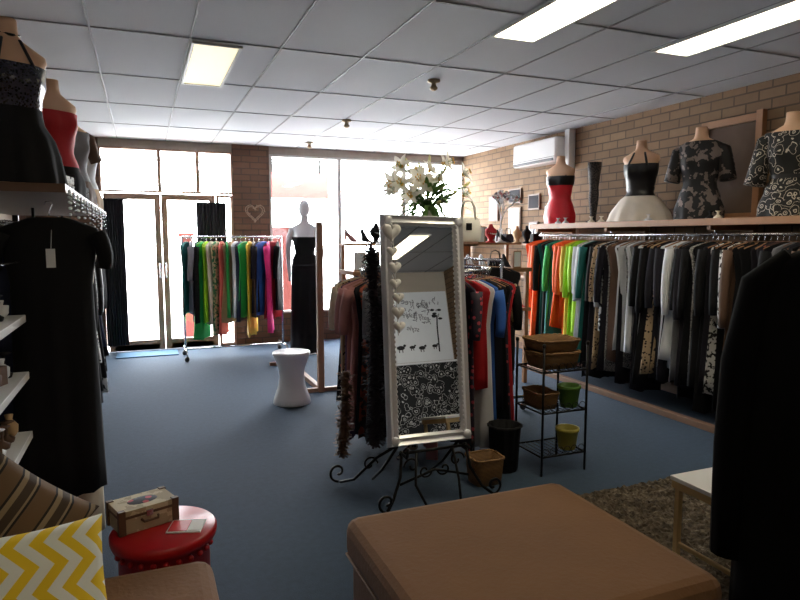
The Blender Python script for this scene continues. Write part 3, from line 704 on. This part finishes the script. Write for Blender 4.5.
# black-clothed mannequin near right
BX,BY=1.79,1.08
mb=MB().at(BX,BY,.83,-1.0,0,0,1.0); bust(mb,M('mannequin_tan',(130,98,76),.6))
vb=M('black_coat',(7,7,9),.95,spec=.08)
rs=[]
for z,a,b_ in((.665,.06,.055),(.645,.13,.075),(.61,.2,.09),(.56,.235,.105),(.45,.25,.13),(.3,.26,.14),(.1,.27,.15),(-.2,.28,.16),(-.68,.285,.165)):
    rs.append([(a*cos(t)*(1+.02*sin(9*t)),b_*sin(t)*(1+.03*sin(9*t)),z) for t in [2*pi*k/54 for k in range(54)]])
mb.loft(rs,vb)
for s in(-1,1): mb.tube([(s*.16,0,.6),(s*.24,0,.53),(s*.28,.0,.3),(s*.29,-.02,.05),(s*.285,-.03,-.28)],[.05,.06,.06,.055,.055],vb,12)
mb.at(BX,BY,0); mb.lathe([(.2,0),(.2,.015),(.03,.03),(.02,.14),(.02,.86)],iron,24); mb.obj('black_coat_mannequin')
# mannequins on left shelf
seqn=P('sequin_black',(10,10,14),(60,60,76),'spots',90,.42,.25)
mb=MB().at(-.48,3.06,1.717,.5,0,0,.86); bust(mb,skin); cloth(mb,seqn,.3,.56,.01); skirt(mb,blackfab,.0,.36,.06,.06,11)
mb.tube([(-.08,-.1,.54),(-.04,-.05,.67),(0,.05,.7),(.04,-.05,.67),(.08,-.1,.54)],.008,sat); mb.tube([(-.05,-.02,.7),(0,-.055,.69),(.05,-.02,.7)],.007,M('bead_black',(20,20,20),.2),6); mb.obj('mannequin_bust.004')
mb=MB().at(-.42,3.9,1.717,.7,0,0,.8); bust(mb,skin); cloth(mb,cols['red'],.1,.56,.012); skirt(mb,cols['black'],.0,.2,.03); mb.obj('mannequin_bust.005')
mb=MB().at(-.42,4.8,1.717,.7,0,0,.78); bust(mb,skin); cloth(mb,cols['grey'],.1,.62,.012); skirt(mb,cols['brown'],.0,.2,.03)
for s in(-1,1): sleeve(mb,cols['brown'],.2,s)
mb.obj('mannequin_bust.006')
mb=MB().at(-.42,5.6,1.717,.7,0,0,.8); bust(mb,mwhite); cloth(mb,cols['white'],.0,.62,.012); skirt(mb,cols['tan'],.0,.2,.03); mb.obj('mannequin_bust.007')
# ------------------------------------------------------------ behind camera (seen in the mirror)
art=empty('wall_art_print'); mb=MB(); mb.box(2.9,4.66,-2.68,-2.65,1.26,2.40,white); mb.obj('canvas',art)
mb=MB(); dk=M('print_black',(24,24,26),.7); gr=M('print_grey',(120,120,124),.7)
for i in range(50):
    mb.at(ru(4.1,4.5) if i%2 else ru(3.6,4.5),-2.648,ru(1.85,2.3)); mb.tube([(0,0,0),(ru(-.03,.03),0,ru(.02,.06)),(ru(-.06,.06),0,ru(0,.06))],.006,gr,4)
for x,z,s in((3.75,1.5,.07),(3.95,1.5,.05),(4.12,1.48,.06),(4.35,1.5,.05)):
    mb.at(x,-2.648,z,0,0,0,1); mb.ell((0,0,0),s,.004,s*.5,dk,14,8); mb.ell((s*1.0,0,s*.5),s*.35,.004,s*.3,dk,10,6); mb.tube([(-s*.4,0,0),(-s*.4,0,-s*1.1)],.006,dk,4); mb.tube([(s*.4,0,0),(s*.4,0,-s*1.1)],.006,dk,4)
mb.at(); mb.tube([(4.42,-2.648,1.4),(4.43,-2.648,1.8),(4.45,-2.648,2.0)],.012,dk,5)
for k in range(7): mb.ell((4.45+ru(-.08,.08),-2.648,2.0+ru(-.1,.1)),.04,.004,.02,dk,8,5)
mb.obj('print_marks',art)
for tx,x,z,sz in(('fuss free',4.3,2.12,.14),('easy fashion',4.3,1.92,.11),('style',4.1,1.74,.12)):
    cu=bpy.data.curves.new('t','FONT'); cu.body=tx; cu.size=sz; cu.extrude=.002; o=bpy.data.objects.new('lettering',cu); S.collection.objects.link(o); o.location=(x,-2.646,z); o.rotation_euler=(pi/2,radians(-12),pi); cu.materials.append(gr); o.parent=art
dam=P('damask',(200,198,194),(20,20,22),'paisley',11,.5)
mb=MB(); mb.box(2.5,4.6,-2.64,-2.4,.0,1.2,dam); mb.box(2.45,4.65,-2.64,-2.35,1.2,1.23,whiteg); mb.obj('damask_counter',None,.005)
# ------------------------------------------------------------ LIGHT
w=bpy.data.worlds.new('World'); S.world=w; w.use_nodes=True
bg=w.node_tree.nodes['Background']; bg.inputs[0].default_value=(.95,.98,1,1); bg.inputs[1].default_value=32.0
def portal(x0,x1,z0,z1):
    l=bpy.data.lights.new('portal','AREA'); l.shape='RECTANGLE'; l.size=x1-x0; l.size_y=z1-z0
    try: l.cycles.is_portal=True
    except Exception: l.energy=0
    o=bpy.data.objects.new('window_portal',l); S.collection.objects.link(o); o.location=((x0+x1)/2,9.05,(z0+z1)/2); o.rotation_euler=(-pi/2,0,0)
portal(-.45,1.15,0,2.64); portal(1.67,4.7,.42,2.64)
S.view_settings.view_transform='Standard'; S.view_settings.look='None'; S.view_settings.exposure=0
# ------------------------------------------------------------ CAMERA
cd=bpy.data.cameras.new('cam'); cd.lens=628/800*36; cd.sensor_width=36; cd.clip_start=.05
cam=bpy.data.objects.new('cam',cd); S.collection.objects.link(cam); cam.location=(0,0,1.5)
cam.rotation_euler=(pi/2-math.atan(.1003),0,-math.atan(.409)); S.camera=cam
